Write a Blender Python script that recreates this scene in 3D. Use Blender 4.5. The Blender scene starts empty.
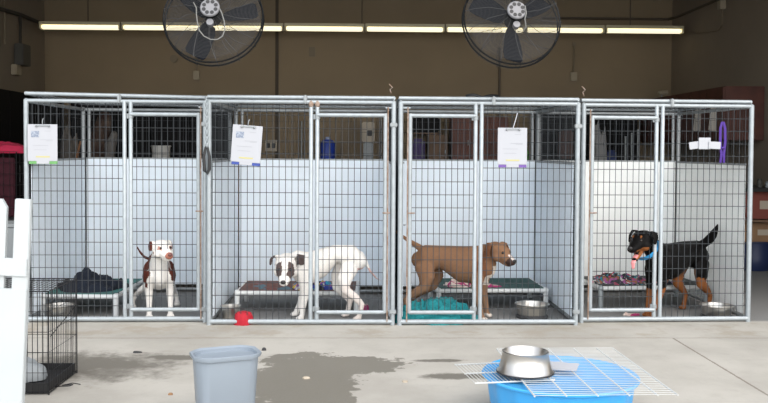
import bpy, bmesh, math, random
from mathutils import Vector, Matrix, noise
random.seed(7)
SC = bpy.context.scene; COL = SC.collection; PI = math.pi
R = math.radians

# ---------------------------------------------------------------- materials
def nodes(name):
    m = bpy.data.materials.new(name); m.use_nodes = True
    nt = m.node_tree; b = nt.nodes['Principled BSDF']
    return m, nt, b
def mat(name, col, rough=.6, metal=0., var=.0, scale=8., bump=0., col2=None, spec=.5, bscale=None, emit=None, alpha=None):
    m, nt, b = nodes(name)
    b.inputs['Base Color'].default_value = (*col, 1); b.inputs['Roughness'].default_value = rough
    b.inputs['Metallic'].default_value = metal; b.inputs['Specular IOR Level'].default_value = spec
    if emit: b.inputs['Emission Color'].default_value = (*emit[:3], 1); b.inputs['Emission Strength'].default_value = emit[3]
    if var or col2 or bump:
        tc = nt.nodes.new('ShaderNodeTexCoord'); n = nt.nodes.new('ShaderNodeTexNoise')
        n.inputs['Scale'].default_value = scale; n.inputs['Detail'].default_value = 6
        nt.links.new(tc.outputs['Object'], n.inputs['Vector'])
        if var or col2:
            r = nt.nodes.new('ShaderNodeValToRGB'); r.color_ramp.elements[0].position = .35; r.color_ramp.elements[1].position = .65
            c2 = col2 if col2 else tuple(min(1, c*(1+var)) for c in col)
            c1 = col if col2 else tuple(c*(1-var) for c in col)
            r.color_ramp.elements[0].color = (*c1, 1); r.color_ramp.elements[1].color = (*c2, 1)
            nt.links.new(n.outputs['Fac'], r.inputs['Fac']); nt.links.new(r.outputs['Color'], b.inputs['Base Color'])
        if bump:
            n2 = n
            if bscale:
                n2 = nt.nodes.new('ShaderNodeTexNoise'); n2.inputs['Scale'].default_value = bscale; n2.inputs['Detail'].default_value = 5
                nt.links.new(tc.outputs['Object'], n2.inputs['Vector'])
            bp = nt.nodes.new('ShaderNodeBump'); bp.inputs['Strength'].default_value = bump; bp.inputs['Distance'].default_value = .02
            nt.links.new(n2.outputs['Fac'], bp.inputs['Height']); nt.links.new(bp.outputs['Normal'], b.inputs['Normal'])
    return m
def multi(name, cols, scale=9, seed=0):
    m, nt, b = nodes(name); b.inputs['Roughness'].default_value = .9
    tc = nt.nodes.new('ShaderNodeTexCoord'); mp = nt.nodes.new('ShaderNodeMapping'); mp.inputs['Location'].default_value = (seed, seed*.7, seed*.3)
    n = nt.nodes.new('ShaderNodeTexVoronoi'); n.inputs['Scale'].default_value = scale
    w = nt.nodes.new('ShaderNodeTexNoise'); w.inputs['Scale'].default_value = 6
    mx = nt.nodes.new('ShaderNodeVectorMath'); mx.operation = 'ADD'
    sc = nt.nodes.new('ShaderNodeVectorMath'); sc.operation = 'SCALE'; sc.inputs['Scale'].default_value = .25
    nt.links.new(tc.outputs['Object'], mp.inputs['Vector']); nt.links.new(mp.outputs['Vector'], w.inputs['Vector'])
    nt.links.new(w.outputs['Color'], sc.inputs[0]); nt.links.new(sc.outputs['Vector'], mx.inputs[1]); nt.links.new(mp.outputs['Vector'], mx.inputs[0])
    nt.links.new(mx.outputs['Vector'], n.inputs['Vector'])
    sp = nt.nodes.new('ShaderNodeSeparateColor'); nt.links.new(n.outputs['Color'], sp.inputs['Color'])
    r = nt.nodes.new('ShaderNodeValToRGB'); r.color_ramp.interpolation = 'CONSTANT'
    k = len(cols)
    for i, c in enumerate(cols):
        e = r.color_ramp.elements[i] if i < 2 else r.color_ramp.elements.new(i/k)
        e.position = i/k; e.color = (*c, 1)
    nt.links.new(sp.outputs['Red'], r.inputs['Fac']); nt.links.new(r.outputs['Color'], b.inputs['Base Color'])
    return m

galv = mat('galvanised_steel', (.33,.365,.385), .42, .3, var=.07, scale=25)
galv_dull = mat('dull_galvanised', (.27,.29,.30), .5, .4, var=.1)
rusty = mat('rusty_steel', (.22,.13,.08), .8, .2, col2=(.36,.30,.26), scale=30)
wirem = mat('mesh_wire', (.05,.056,.062), .55, .3)
white_panel = mat('white_kennel_panel', (.74,.81,.88), .5, 0, var=.03, scale=3)
white_panel_w = mat('white_panel_warm_light', (.86,.88,.87), .5, 0, var=.03, scale=3)  # copy of the white panel with warmer, brighter daylight put into its colour
steel = mat('stainless_steel', (.56,.54,.51), .30, 1., bump=.03, scale=60)
black = mat('black_plastic', (.012,.012,.013), .5)
wire_dk = mat('dark_mesh_wire', (.03,.034,.038), .6, .3)
blackwire = mat('black_wire', (.012,.012,.014), .4, .3)
rubber = mat('dark_rubber', (.03,.03,.032), .8)
paper = mat('white_paper', (.40,.41,.44), .8)
ink = mat('grey_ink', (.30,.31,.34), .9)
photo_m = mat('printed_photo', (.12,.15,.22), .7, col2=(.38,.42,.48), scale=90)
yellow_ink = mat('yellow_print', (.46,.43,.20), .8)
fence_white = mat('white_painted_wood', (.44,.47,.48), .5, var=.02, scale=4)
screw_m = mat('screw_metal', (.45,.46,.46), .4, .7)
bin_m = mat('pale_grey_blue_plastic', (.235,.275,.32), .4, var=.02, scale=3)
pool_m = mat('blue_plastic', (.045,.34,.72), .35)
white_wire = mat('white_coated_wire', (.50,.51,.50), .4)
teal_fab = mat('teal_bed_fabric', (.035,.15,.14), .8, var=.15, scale=40)
green_fab = mat('dark_green_bed_fabric', (.016,.062,.055), .85, var=.12, scale=40)
cream_frame = mat('white_bed_frame', (.66,.68,.68), .45)
grey_frame = mat('grey_bed_frame', (.50,.52,.53), .45)
brown_fab = mat('brown_bed_fabric', (.13,.07,.06), .9, var=.2, scale=30)
dark_fab = mat('charcoal_bed_fabric', (.03,.035,.035), .9)
navy = mat('navy_fleece', (.004,.008,.018), .95, bump=.5, scale=30)
teal_towel = mat('turquoise_towel', (.010,.20,.22), .95, bump=.8, scale=60, var=.12)
red_cloth = mat('red_cloth', (.36,.008,.02), .85, bump=.4, scale=40)
tan_wall = mat('tan_painted_wall', (.250,.193,.126), .85, var=.05, scale=1.3, bump=.05, bscale=60)
side_wall = mat('grey_tan_wall', (.225,.185,.14), .85, var=.05, scale=1.3)
ceil_m = mat('ceiling_paint', (.22,.19,.15), .9)
facade = mat('exterior_stucco', (.45,.40,.33), .9, var=.05, scale=6, bump=.2)
conduit_m = mat('painted_conduit', (.09,.07,.05), .6)
conduit_d = mat('dark_conduit', (.03,.026,.022), .6)
conduit_t = mat('tan_conduit', (.20,.16,.11), .6)
box_grey = mat('grey_metal_box', (.07,.068,.06), .6, .1)
plate_m = mat('beige_cover_plate', (.34,.29,.21), .6)
fix_body = mat('fixture_enamel', (.62,.56,.38), .4)
tube_m = mat('lit_diffuser', (.9,.9,.8), .4, emit=(1., .89, .60, 1.2))
fan_blk = mat('black_fan_metal', (.008,.009,.010), .8, .0, spec=.12)
fan_cage = mat('grey_cage_wire', (.06,.06,.06), .7, spec=.3)
fan_blade = mat('dark_grey_blade', (.006,.0075,.011), .8, spec=.12)
motor_lt = mat('pale_grey_motor', (.19,.19,.20), .5, .2)
cord_m = mat('pale_grey_cord', (.16,.16,.15), .6)
mahog = mat('mahogany_wood', (.075,.022,.014), .55, var=.2, scale=5)
wood_b = mat('brown_wood', (.14,.08,.045), .6, var=.2, scale=4)
wood_r = mat('red_brown_wood', (.13,.045,.03), .6, var=.2, scale=4)
darkcab = mat('near_black_metal', (.005,.005,.006), .6, spec=.15)
purple = mat('purple_nylon', (.05,.014,.20), .7)
purple_dk = mat('dull_purple', (.07,.045,.16), .7)
cardboard = mat('cardboard', (.26,.15,.08), .9, var=.05)
redbox = mat('dull_red_box', (.20,.05,.035), .8)
blue_b = mat('blue_barrel_plastic', (.012,.022,.075), .5)
blue_j = mat('bright_blue_plastic', (.02,.06,.42), .4)
green_p = mat('green_plastic', (.10,.38,.05), .5)
beige_m = mat('beige_enamel', (.42,.36,.28), .5)
grey_p = mat('light_grey_plastic', (.25,.27,.28), .6)
pink_bl = mat('crimson_blanket', (.36,.012,.05), .9, bump=.5, scale=14)
maroon = mat('maroon_blanket', (.035,.003,.009), .95, bump=.4, scale=12)
blue_col = mat('blue_nylon', (.02,.24,.52), .6)
tongue_m = mat('pink_tongue', (.72,.26,.26), .4)
nose_blk = mat('black_nose', (.012,.01,.01), .3)
nose_brn = mat('brown_nose', (.13,.045,.038), .4)
eye_m = mat('dark_eye', (.01,.006,.004), .1)
clip_g = mat('green_clipboard', (.12,.32,.10), .5)
clip_b = mat('blue_clipboard', (.03,.06,.28), .5)
clip_p = mat('purple_clipboard', (.14,.07,.30), .5)
bl_a = multi('patterned_blanket_blue', [(.03,.05,.28),(.55,.42,.05),(.02,.02,.03),(.22,.06,.28),(.03,.25,.40),(.5,.5,.5)], 22, 3)
bl_b = multi('patterned_blanket_pink', [(.42,.04,.16),(.60,.45,.40),(.35,.03,.12),(.7,.6,.55)], 14, 9)
bl_c = multi('patterned_blanket_mixed', [(.02,.02,.03),(.40,.04,.10),(.015,.02,.03),(.45,.44,.42),(.02,.18,.24),(.02,.02,.02),(.25,.10,.05),(.28,.08,.24)], 34, 5)
bl_d = multi('patterned_throw_brown', [(.16,.06,.05),(.22,.09,.10),(.09,.16,.20),(.14,.07,.06)], 9, 2)

def coat_mat(name, rough=.75, sheen=.0):
    m, nt, b = nodes(name); b.inputs['Roughness'].default_value = rough; b.inputs['Specular IOR Level'].default_value = .08
    a = nt.nodes.new('ShaderNodeAttribute'); a.attribute_name = 'coat'
    tc = nt.nodes.new('ShaderNodeTexCoord'); n = nt.nodes.new('ShaderNodeTexNoise'); n.inputs['Scale'].default_value = 90; n.inputs['Detail'].default_value = 4
    nt.links.new(tc.outputs['Object'], n.inputs['Vector'])
    mx = nt.nodes.new('ShaderNodeMix'); mx.data_type = 'RGBA'; mx.blend_type = 'MULTIPLY'; mx.inputs['Factor'].default_value = .25
    nt.links.new(a.outputs['Color'], mx.inputs['A']); nt.links.new(n.outputs['Fac'], mx.inputs['B'])
    nt.links.new(mx.outputs['Result'], b.inputs['Base Color'])
    bp = nt.nodes.new('ShaderNodeBump'); bp.inputs['Strength'].default_value = .25; bp.inputs['Distance'].default_value = .004
    nt.links.new(n.outputs['Fac'], bp.inputs['Height']); nt.links.new(bp.outputs['Normal'], b.inputs['Normal'])
    return m
coat_m = coat_mat('short_dog_coat', .8); coat_gloss = coat_mat('glossy_dog_coat', .5)

# floor: concrete with joints, wet patches and dirt at their own places
def floor_material():
    m, nt, b = nodes('concrete_slab'); L = nt.links.new
    b.inputs['Roughness'].default_value = .8
    tc = nt.nodes.new('ShaderNodeTexCoord'); P = tc.outputs['Object']
    def N(scale, det=6, rough=.6, src=P):
        n = nt.nodes.new('ShaderNodeTexNoise'); n.inputs['Scale'].default_value = scale; n.inputs['Detail'].default_value = det; n.inputs['Roughness'].default_value = rough
        L(src, n.inputs['Vector']); return n
    def M(op, a, c=None, clamp=False):
        n = nt.nodes.new('ShaderNodeMath'); n.operation = op; n.use_clamp = clamp
        for i, v in enumerate((a, c)):
            if v is None: continue
            if isinstance(v, (int, float)): n.inputs[i].default_value = v
            else: L(v, n.inputs[i])
        return n.outputs[0]
    def mixc(fac, A, B):
        n = nt.nodes.new('ShaderNodeMix'); n.data_type = 'RGBA'
        L(fac, n.inputs['Factor']) if not isinstance(fac, float) else None
        for k, v in (('A', A), ('B', B)):
            if isinstance(v, tuple): n.inputs[k].default_value = (*v, 1)
            else: L(v, n.inputs[k])
        return n.outputs['Result']
    def ramp(v, a, c):
        n = nt.nodes.new('ShaderNodeMapRange'); n.inputs['From Min'].default_value = a; n.inputs['From Max'].default_value = c; n.interpolation_type = 'SMOOTHSTEP'
        L(v, n.inputs['Value']); return n.outputs['Result']
    sep = nt.nodes.new('ShaderNodeSeparateXYZ'); L(P, sep.inputs[0]); X, Y = sep.outputs['X'], sep.outputs['Y']
    n1 = N(1.1); n2 = N(6, 8, .7); n3 = N(45, 6, .7); nd = N(3.5, 5, .6)
    col = mixc(ramp(n1.outputs['Fac'], .35, .65), (.345,.327,.29), (.43,.41,.367))
    col = mixc(M('MULTIPLY', ramp(n2.outputs['Fac'], .5, .75), .35), col, (.30,.28,.245))
    col = mixc(M('MULTIPLY', ramp(n3.outputs['Fac'], .55, .75), .3), col, (.24,.225,.20))
    # slab colour darkened past the opening to carry the indoor shade
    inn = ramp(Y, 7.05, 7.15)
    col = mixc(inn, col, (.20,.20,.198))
    dw = M('ADD', M('MULTIPLY', M('SUBTRACT', nd.outputs['Fac'], .5), 1.7), M('MULTIPLY', M('SUBTRACT', N(14,6,.7).outputs['Fac'], .5), .5))
    def blob(cx, cy, rx, ry, soft=.25, off=0.):
        a = M('DIVIDE', M('SUBTRACT', X, cx), rx); c = M('DIVIDE', M('SUBTRACT', Y, cy), ry)
        d = M('ADD', M('SQRT', M('ADD', M('MULTIPLY', a, a), M('MULTIPLY', c, c))), dw)
        n = nt.nodes.new('ShaderNodeMapRange'); n.interpolation_type = 'SMOOTHSTEP'
        n.inputs['From Min'].default_value = 1.; n.inputs['From Max'].default_value = 1.-soft
        L(d, n.inputs['Value']); return n.outputs['Result']
    wet = blob(-.32, 5.45, .36, .55, .06)
    for a in ((-.03, 5.66, .36, .24, .06), (-.50,5.2,.25,.45,.1), (-.25,4.98,.25,.35,.06)):
        wet = M('MAXIMUM', wet, blob(*a))
    col = mixc(M('MULTIPLY', wet, .9), col, (.15,.138,.112))
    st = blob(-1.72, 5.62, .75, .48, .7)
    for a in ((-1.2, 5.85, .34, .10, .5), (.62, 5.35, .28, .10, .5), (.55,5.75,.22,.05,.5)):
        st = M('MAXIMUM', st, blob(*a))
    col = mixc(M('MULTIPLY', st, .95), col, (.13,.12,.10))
    # dirty threshold strip
    thr = M('MULTIPLY', ramp(Y, 6.35, 6.6), M('SUBTRACT', 1., ramp(Y, 6.95, 7.1)))
    col = mixc(M('MULTIPLY', M('MULTIPLY', thr, ramp(N(2.6,8,.7).outputs['Fac'], .46, .62)), .6), col, (.30,.26,.20))
    # joints
    jx = M('LESS_THAN', M('ABSOLUTE', M('ADD', M('SUBTRACT', X, 2.36), M('MULTIPLY', M('SUBTRACT', n3.outputs['Fac'], .5), .02))), .008)
    jx = M('MULTIPLY', jx, M('LESS_THAN', Y, 6.45))
    jy = M('LESS_THAN', M('ABSOLUTE', M('ADD', M('SUBTRACT', Y, 6.45), M('MULTIPLY', M('SUBTRACT', n2.outputs['Fac'], .5), .06))), .014)
    col = mixc(M('MULTIPLY', M('MAXIMUM', jx, M('MULTIPLY', jy, .5)), .7), col, (.13,.105,.08))
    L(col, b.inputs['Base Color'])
    rr = M('SUBTRACT', .85, M('MULTIPLY', wet, .3)); L(rr, b.inputs['Roughness'])
    bp = nt.nodes.new('ShaderNodeBump'); bp.inputs['Strength'].default_value = .25; bp.inputs['Distance'].default_value = .01
    L(n3.outputs['Fac'], bp.inputs['Height']); L(bp.outputs['Normal'], b.inputs['Normal'])
    return m

# ---------------------------------------------------------------- mesh builder
class MB:
    def __init__(s): s.v = []; s.f = []
    def add(s, vs, fs):
        o = len(s.v); s.v += [tuple(v) for v in vs]; s.f += [tuple(i+o for i in f) for f in fs]; return s
    def box(s, c, d, rot=None):
        x, y, z = (k/2 for k in d); vs = [Vector((a*x, b_*y, e*z)) for a in (-1,1) for b_ in (-1,1) for e in (-1,1)]
        if rot is not None: vs = [rot @ v for v in vs]
        c = Vector(c); vs = [v+c for v in vs]
        return s.add(vs, [(0,1,3,2),(4,6,7,5),(0,4,5,1),(2,3,7,6),(0,2,6,4),(1,5,7,3)])
    def rbox(s, c, d, b=.01, rot=None):
        bm = bmesh.new(); bmesh.ops.create_cube(bm, size=1)
        for v in bm.verts: v.co = Vector((v.co.x*d[0], v.co.y*d[1], v.co.z*d[2]))
        bmesh.ops.bevel(bm, geom=list(bm.edges), offset=min(b, min(d)*.45), segments=2, affect='EDGES')
        bm.verts.index_update()
        M_ = rot if rot is not None else Matrix.Identity(3); c = Vector(c)
        s.add([M_ @ v.co + c for v in bm.verts], [[v.index for v in f.verts] for f in bm.faces]); bm.free(); return s
    def tube(s, pts, r, n=8, cap=True, closed=False):
        pts = [Vector(p) for p in pts]; k = len(pts)
        rs = r if isinstance(r, (list, tuple)) else [r]*k
        d0 = (pts[1]-pts[0]).normalized(); ref = Vector((0,0,1)) if abs(d0.z) < .9 else Vector((1,0,0))
        u = (ref - d0*ref.dot(d0)).normalized(); vs = []
        for i, p in enumerate(pts):
            if closed: d = (pts[(i+1) % k]-pts[i-1]).normalized()
            else: d = (pts[min(i+1,k-1)]-pts[max(i-1,0)]).normalized()
            u = (u - d*u.dot(d)); u = u.normalized() if u.length > 1e-6 else d.orthogonal().normalized()
            w = d.cross(u)
            for j in range(n):
                a = 2*PI*j/n; vs.append(p + u*math.cos(a)*rs[i] + w*math.sin(a)*rs[i])
        fs = []
        for i in range(k if closed else k-1):
            i2 = (i+1) % k
            for j in range(n): fs.append((i*n+j, i*n+(j+1)%n, i2*n+(j+1)%n, i2*n+j))
        if cap and not closed: fs.append(tuple(range(n-1,-1,-1))); fs.append(tuple((k-1)*n+j for j in range(n)))
        return s.add(vs, fs)
    def loft(s, nd, ref=(0,0,1), n=16):
        """closed tapered body; nd = (x,y,z,half_width,half_height)"""
        P = [Vector(q[:3]) for q in nd]; ref = Vector(ref); rings = []
        k = len(P)
        def frame(i):
            d = (P[min(i+1,k-1)]-P[max(i-1,0)]).normalized(); rf = ref
            if abs(d.dot(rf)) > .97: rf = Vector((1,0,.3)).normalized()
            u = (rf - d*rf.dot(d)).normalized(); return d, u, d.cross(u)
        for i in range(k):
            d, u, w = frame(i); a, b = nd[i][3], nd[i][4]
            if i == 0:
                for q in (.97,.75,.4): rings.append((P[0]-d*min(a,b)*q, u, w, a*math.sqrt(1-q*q), b*math.sqrt(1-q*q)))
            rings.append((P[i], u, w, a, b))
            if i == k-1:
                for q in (.4,.75,.97): rings.append((P[i]+d*min(a,b)*q, u, w, a*math.sqrt(1-q*q), b*math.sqrt(1-q*q)))
        vs = []
        for c, u, w, a, b in rings:
            for j in range(n):
                t = 2*PI*j/n; vs.append(c + w*a*math.cos(t) + u*b*math.sin(t))
        fs = []
        m = len(rings)
        for i in range(m-1):
            for j in range(n): fs.append((i*n+j, i*n+(j+1)%n, (i+1)*n+(j+1)%n, (i+1)*n+j))
        fs.append(tuple(range(n-1,-1,-1))); fs.append(tuple((m-1)*n+j for j in range(n)))
        return s.add(vs, fs)
    def ell(s, c, r, n=14, m=8, rot=None):
        r = r if isinstance(r, (tuple, list)) else (r,r,r); c = Vector(c); vs = [Vector((0,0,-r[2]))]
        for i in range(1, m):
            ph = -PI/2 + PI*i/m
            for j in range(n):
                t = 2*PI*j/n; vs.append(Vector((r[0]*math.cos(ph)*math.cos(t), r[1]*math.cos(ph)*math.sin(t), r[2]*math.sin(ph))))
        vs.append(Vector((0,0,r[2])))
        fs = [(0, 1+(j+1)%n, 1+j) for j in range(n)]
        for i in range(m-2):
            for j in range(n): fs.append((1+i*n+j, 1+i*n+(j+1)%n, 1+(i+1)*n+(j+1)%n, 1+(i+1)*n+j))
        t0 = 1+(m-2)*n; fs += [(t0+j, t0+(j+1)%n, len(vs)-1) for j in range(n)]
        if rot is not None: vs = [rot @ v for v in vs]
        return s.add([v+c for v in vs], fs)
    def lathe(s, prof, n=40, c=(0,0,0), shape=None):
        c = Vector(c); vs = []
        for r, z in prof:
            for j in range(n):
                t = 2*PI*j/n; x, y = math.cos(t)*r, math.sin(t)*r
                if shape: x, y = shape(r, t)
                vs.append(Vector((x, y, z))+c)
        fs = []
        for i in range(len(prof)-1):
            for j in range(n): fs.append((i*n+j, i*n+(j+1)%n, (i+1)*n+(j+1)%n, (i+1)*n+j))
        fs.append(tuple(range(n-1,-1,-1)))
        k = len(prof)-1; fs.append(tuple(k*n+j for j in range(n)))
        return s.add(vs, fs)
    def grid(s, o, u, v, nu, nv, r, skip_edge=False, n=4):
        """welded wire panel: nu wires along v spread over u, nv wires along u spread over v"""
        o, u, v = Vector(o), Vector(u), Vector(v); w = u.cross(v).normalized()*r*1.2
        for i in range(nu+1):
            if skip_edge and i in (0, nu): continue
            a = o + u*(i/nu); s.tube([a+w, a+v+w], r, n, cap=False)
        for j in range(nv+1):
            if skip_edge and j in (0, nv): continue
            a = o + v*(j/nv); s.tube([a-w, a+u-w], r, n, cap=False)
        return s
    def prism(s, poly, y0, y1):
        """polygon in x,z pushed from y0 to y1"""
        n = len(poly); vs = [(x, y0, z) for x, z in poly]+[(x, y1, z) for x, z in poly]
        fs = [tuple(range(n)), tuple(range(2*n-1, n-1, -1))]+[(i, i+n, (i+1)%n+n, (i+1)%n) for i in range(n)]
        return s.add(vs, fs)
    def build(s, name, m, parent=None, smooth=False, loc=None):
        me = bpy.data.meshes.new(name); me.from_pydata(s.v, [], s.f)
        bm = bmesh.new(); bm.from_mesh(me); bmesh.ops.recalc_face_normals(bm, faces=bm.faces); bm.to_mesh(me); bm.free()
        me.materials.append(m)
        if smooth:
            me.polygons.foreach_set('use_smooth', [True]*len(me.polygons))
            try: me.set_sharp_from_angle(angle=R(40))
            except Exception: pass
        o = bpy.data.objects.new(name, me); COL.objects.link(o)
        if parent is not None: o.parent = parent
        if loc: o.location = loc
        return o
def tag(o, label=None, cat=None, group=None, kind=None):
    if label: o['label'] = label
    if cat: o['category'] = cat
    if group: o['group'] = group
    if kind: o['kind'] = kind
    return o
def empty(name, label, cat, loc=(0,0,0), rz=0, group=None, rot=None):
    o = bpy.data.objects.new(name, None); COL.objects.link(o); o.empty_display_size = .1
    o.location = loc; o.rotation_euler = rot if rot else (0,0,rz); return tag(o, label, cat, group)
def struct(o): o['kind'] = 'structure'; return o
def copy_tree(o, parent=None):
    c = o.copy(); COL.objects.link(c)
    if parent is not None: c.parent = parent
    for ch in list(o.children): copy_tree(ch, c)
    return c

# ---------------------------------------------------------------- the setting
XL, XR, YB, ZC = -5.0, 5.03, 14.0, 4.3
struct(MB().add([(-16,-6,0),(16,-6,0),(16,15,0),(-16,15,0),(-16,-6,-.2),(16,-6,-.2),(16,15,-.2),(-16,15,-.2)],
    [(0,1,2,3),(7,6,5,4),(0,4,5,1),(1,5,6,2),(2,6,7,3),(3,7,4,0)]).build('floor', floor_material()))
struct(MB().box(((XL+XR)/2, YB+.1, ZC/2), (XR-XL+.4, .2, ZC)).build('wall_back', tan_wall))
struct(MB().box((XL-.1, 10.3, ZC/2), (.2, 7.4, ZC)).build('wall_left', side_wall))
struct(MB().box((XR+.1, 10.3, ZC/2), (.2, 7.4, ZC)).build('wall_right', side_wall))
struct(MB().box(((XL+XR)/2, 10.3, ZC+.1), (XR-XL+.4, 7.6, .2)).build('ceiling', ceil_m))
struct(MB().box(((XL+XR)/2, 6.5, 3.95), (XR-XL+.4, .2, .9)).box((-7.1, 6.5, 2.2), (3.8, .2, 4.4)).box((7.13, 6.5, 2.2), (3.8, .2, 4.4)).build('wall_front', facade))

# conduits on the back wall
def conduit(pts, label, m=conduit_m, r=.018, boxes=(), group=None, name='conduit'):
    t = empty(name, label, 'pipe' , pts[0], group=group)
    o = Vector(pts[0]); b = MB(); b.tube([Vector(p)-o for p in pts], r, 6); b.build('pipe', m, t, True)
    for c, d, mm in boxes: MB().rbox(Vector(c)-o, d, .008).build('junction_box', mm, t)
    return t
struct(MB().box((-1.33, 13.992, ZC/2), (.05, .016, ZC)).build('trim_1', mat('wall_joint_filler', (.07,.055,.04), .8)))
conduit([(2.234,13.96,1.0),(2.234,13.96,3.05)], 'dark vertical conduit on back wall below the right fan')
conduit([(-2.6,13.96,2.64),(-2.6,13.96,3.05)], 'short conduit with small box on back wall under left fan', conduit_t, .01, [((-2.6,13.96,2.57),(.10,.06,.14),plate_m)])
conduit([(3.43,13.96,2.66),(3.43,13.96,3.1)], 'short conduit and outlet box on back wall right of right fan', conduit_t, .012, [((3.43,13.96,2.6),(.11,.06,.14),plate_m),((3.43,13.96,3.12),(.05,.05,.06),conduit_t)])
tag(MB().rbox((-.77,13.985,2.96),(.10,.03,.15),.005).build('cover_plate', conduit_t), 'blank beige cover plate on back wall between the fans', 'wall plate')
tag(MB().lathe([(.0,-.02),(.05,-.02),(.06,0),(.06,.02)], 20).build('alarm_dome', conduit_t), 'small round beige dome on back wall seen through left fan', 'alarm')
bpy.data.objects['alarm_dome'].location = (-2.96, 13.97, 2.83); bpy.data.objects['alarm_dome'].rotation_euler = (PI/2,0,0)

# left wall electrics, right wall conduit
conduit([(-4.95,9.6,3.27),(-4.95,12.0,3.30),(-4.95,12.9,3.34),(-4.95,13.97,3.33)], 'dark conduit running along the left wall near the top', conduit_d, .03)
t = empty('electrical_box', 'grey square breaker box on the left wall under conduit', 'electrical box', (-4.92,12.88,2.75))
MB().rbox((0,0,0),(.13,.30,.31),.01).build('housing', box_grey, t); MB().tube([(-.03,0,.15),(-.03,0,.60)], .022, 6).build('pipe', conduit_d, t, True)
tag(MB().rbox((-4.95,12.72,2.52),(.08,.2,.15),.01).build('switch_box', plate_m), 'small beige switch box on the left wall below grey box', 'switch')
conduit([(-4.96,12.35,3.45),(-4.96,12.35,2.85)], 'short tan conduit stub on left wall near picture edge', conduit_t, .014)
conduit([(2.9,13.95,3.53),(4.95,13.95,3.53),(4.99,13.7,3.53),(4.99,11.2,3.53),(4.99,9.2,3.53)], 'long dark conduit along back wall onto right wall above lights', conduit_m, .02)
conduit([(4.99,11.95,3.43),(4.99,11.95,3.16),(4.99,12.1,3.10),(4.99,12.6,3.14),(4.99,13.1,3.20)], 'thin tan wire down right wall from a small round box', conduit_t, .009, [((4.98,11.95,3.43),(.08,.12,.12),plate_m)])

# fluorescent row
proto = None
lx0, lx1 = -4.78, 4.91; n = 8; step = (lx1-lx0)/n
names = ['leftmost lit fluorescent fixture of the row, near left wall', 'lit fluorescent fixture second from the left end, running behind left fan', 'lit fluorescent fixture third from left, seen right through left fan', 'lit fluorescent fixture just right of the left fan, above second kennel',
 'lit fluorescent fixture in the middle right, between the two fans', 'lit fluorescent fixture whose right end goes behind the right fan', 'lit fluorescent fixture emerging right of the right fan', 'rightmost lit fluorescent fixture of the row, near right wall']
for i in range(n):
    if proto is None:
        proto = empty('fluorescent_light', names[0], 'ceiling light', group='fluorescent fixtures in a row along the back')
        w = step-.02
        MB().rbox((0,0,.052),(w,.17,.045),.006).build('housing', fix_body, proto)
        d = MB(); d.loft([(-w/2+.05,0,0,.075,.034),(w/2-.05,0,0,.075,.034)], n=12); d.build('diffuser', tube_m, proto, True)
        for sx in (-1,1): MB().rbox((sx*(w/2-.012),0,.005),(.024,.165,.085),.006).build('end_cap', fix_body, proto)
        t = proto
    else: t = copy_tree(proto); t['label'] = names[i]
    t.location = (lx0+step*(i+.5), 13.2, 3.205+.028*i/7)
for i, x in enumerate((-4.07, .02, 4.1)):
    tag(MB().tube([(x,13.2,3.3),(x,13.2,ZC)], .009, 5).build('hanging_cable', conduit_m),
        ['thin dark cable holding up left end of light row','thin dark cable holding the light row between the fans','thin dark cable holding up right end of light row'][i], 'cable')

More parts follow.
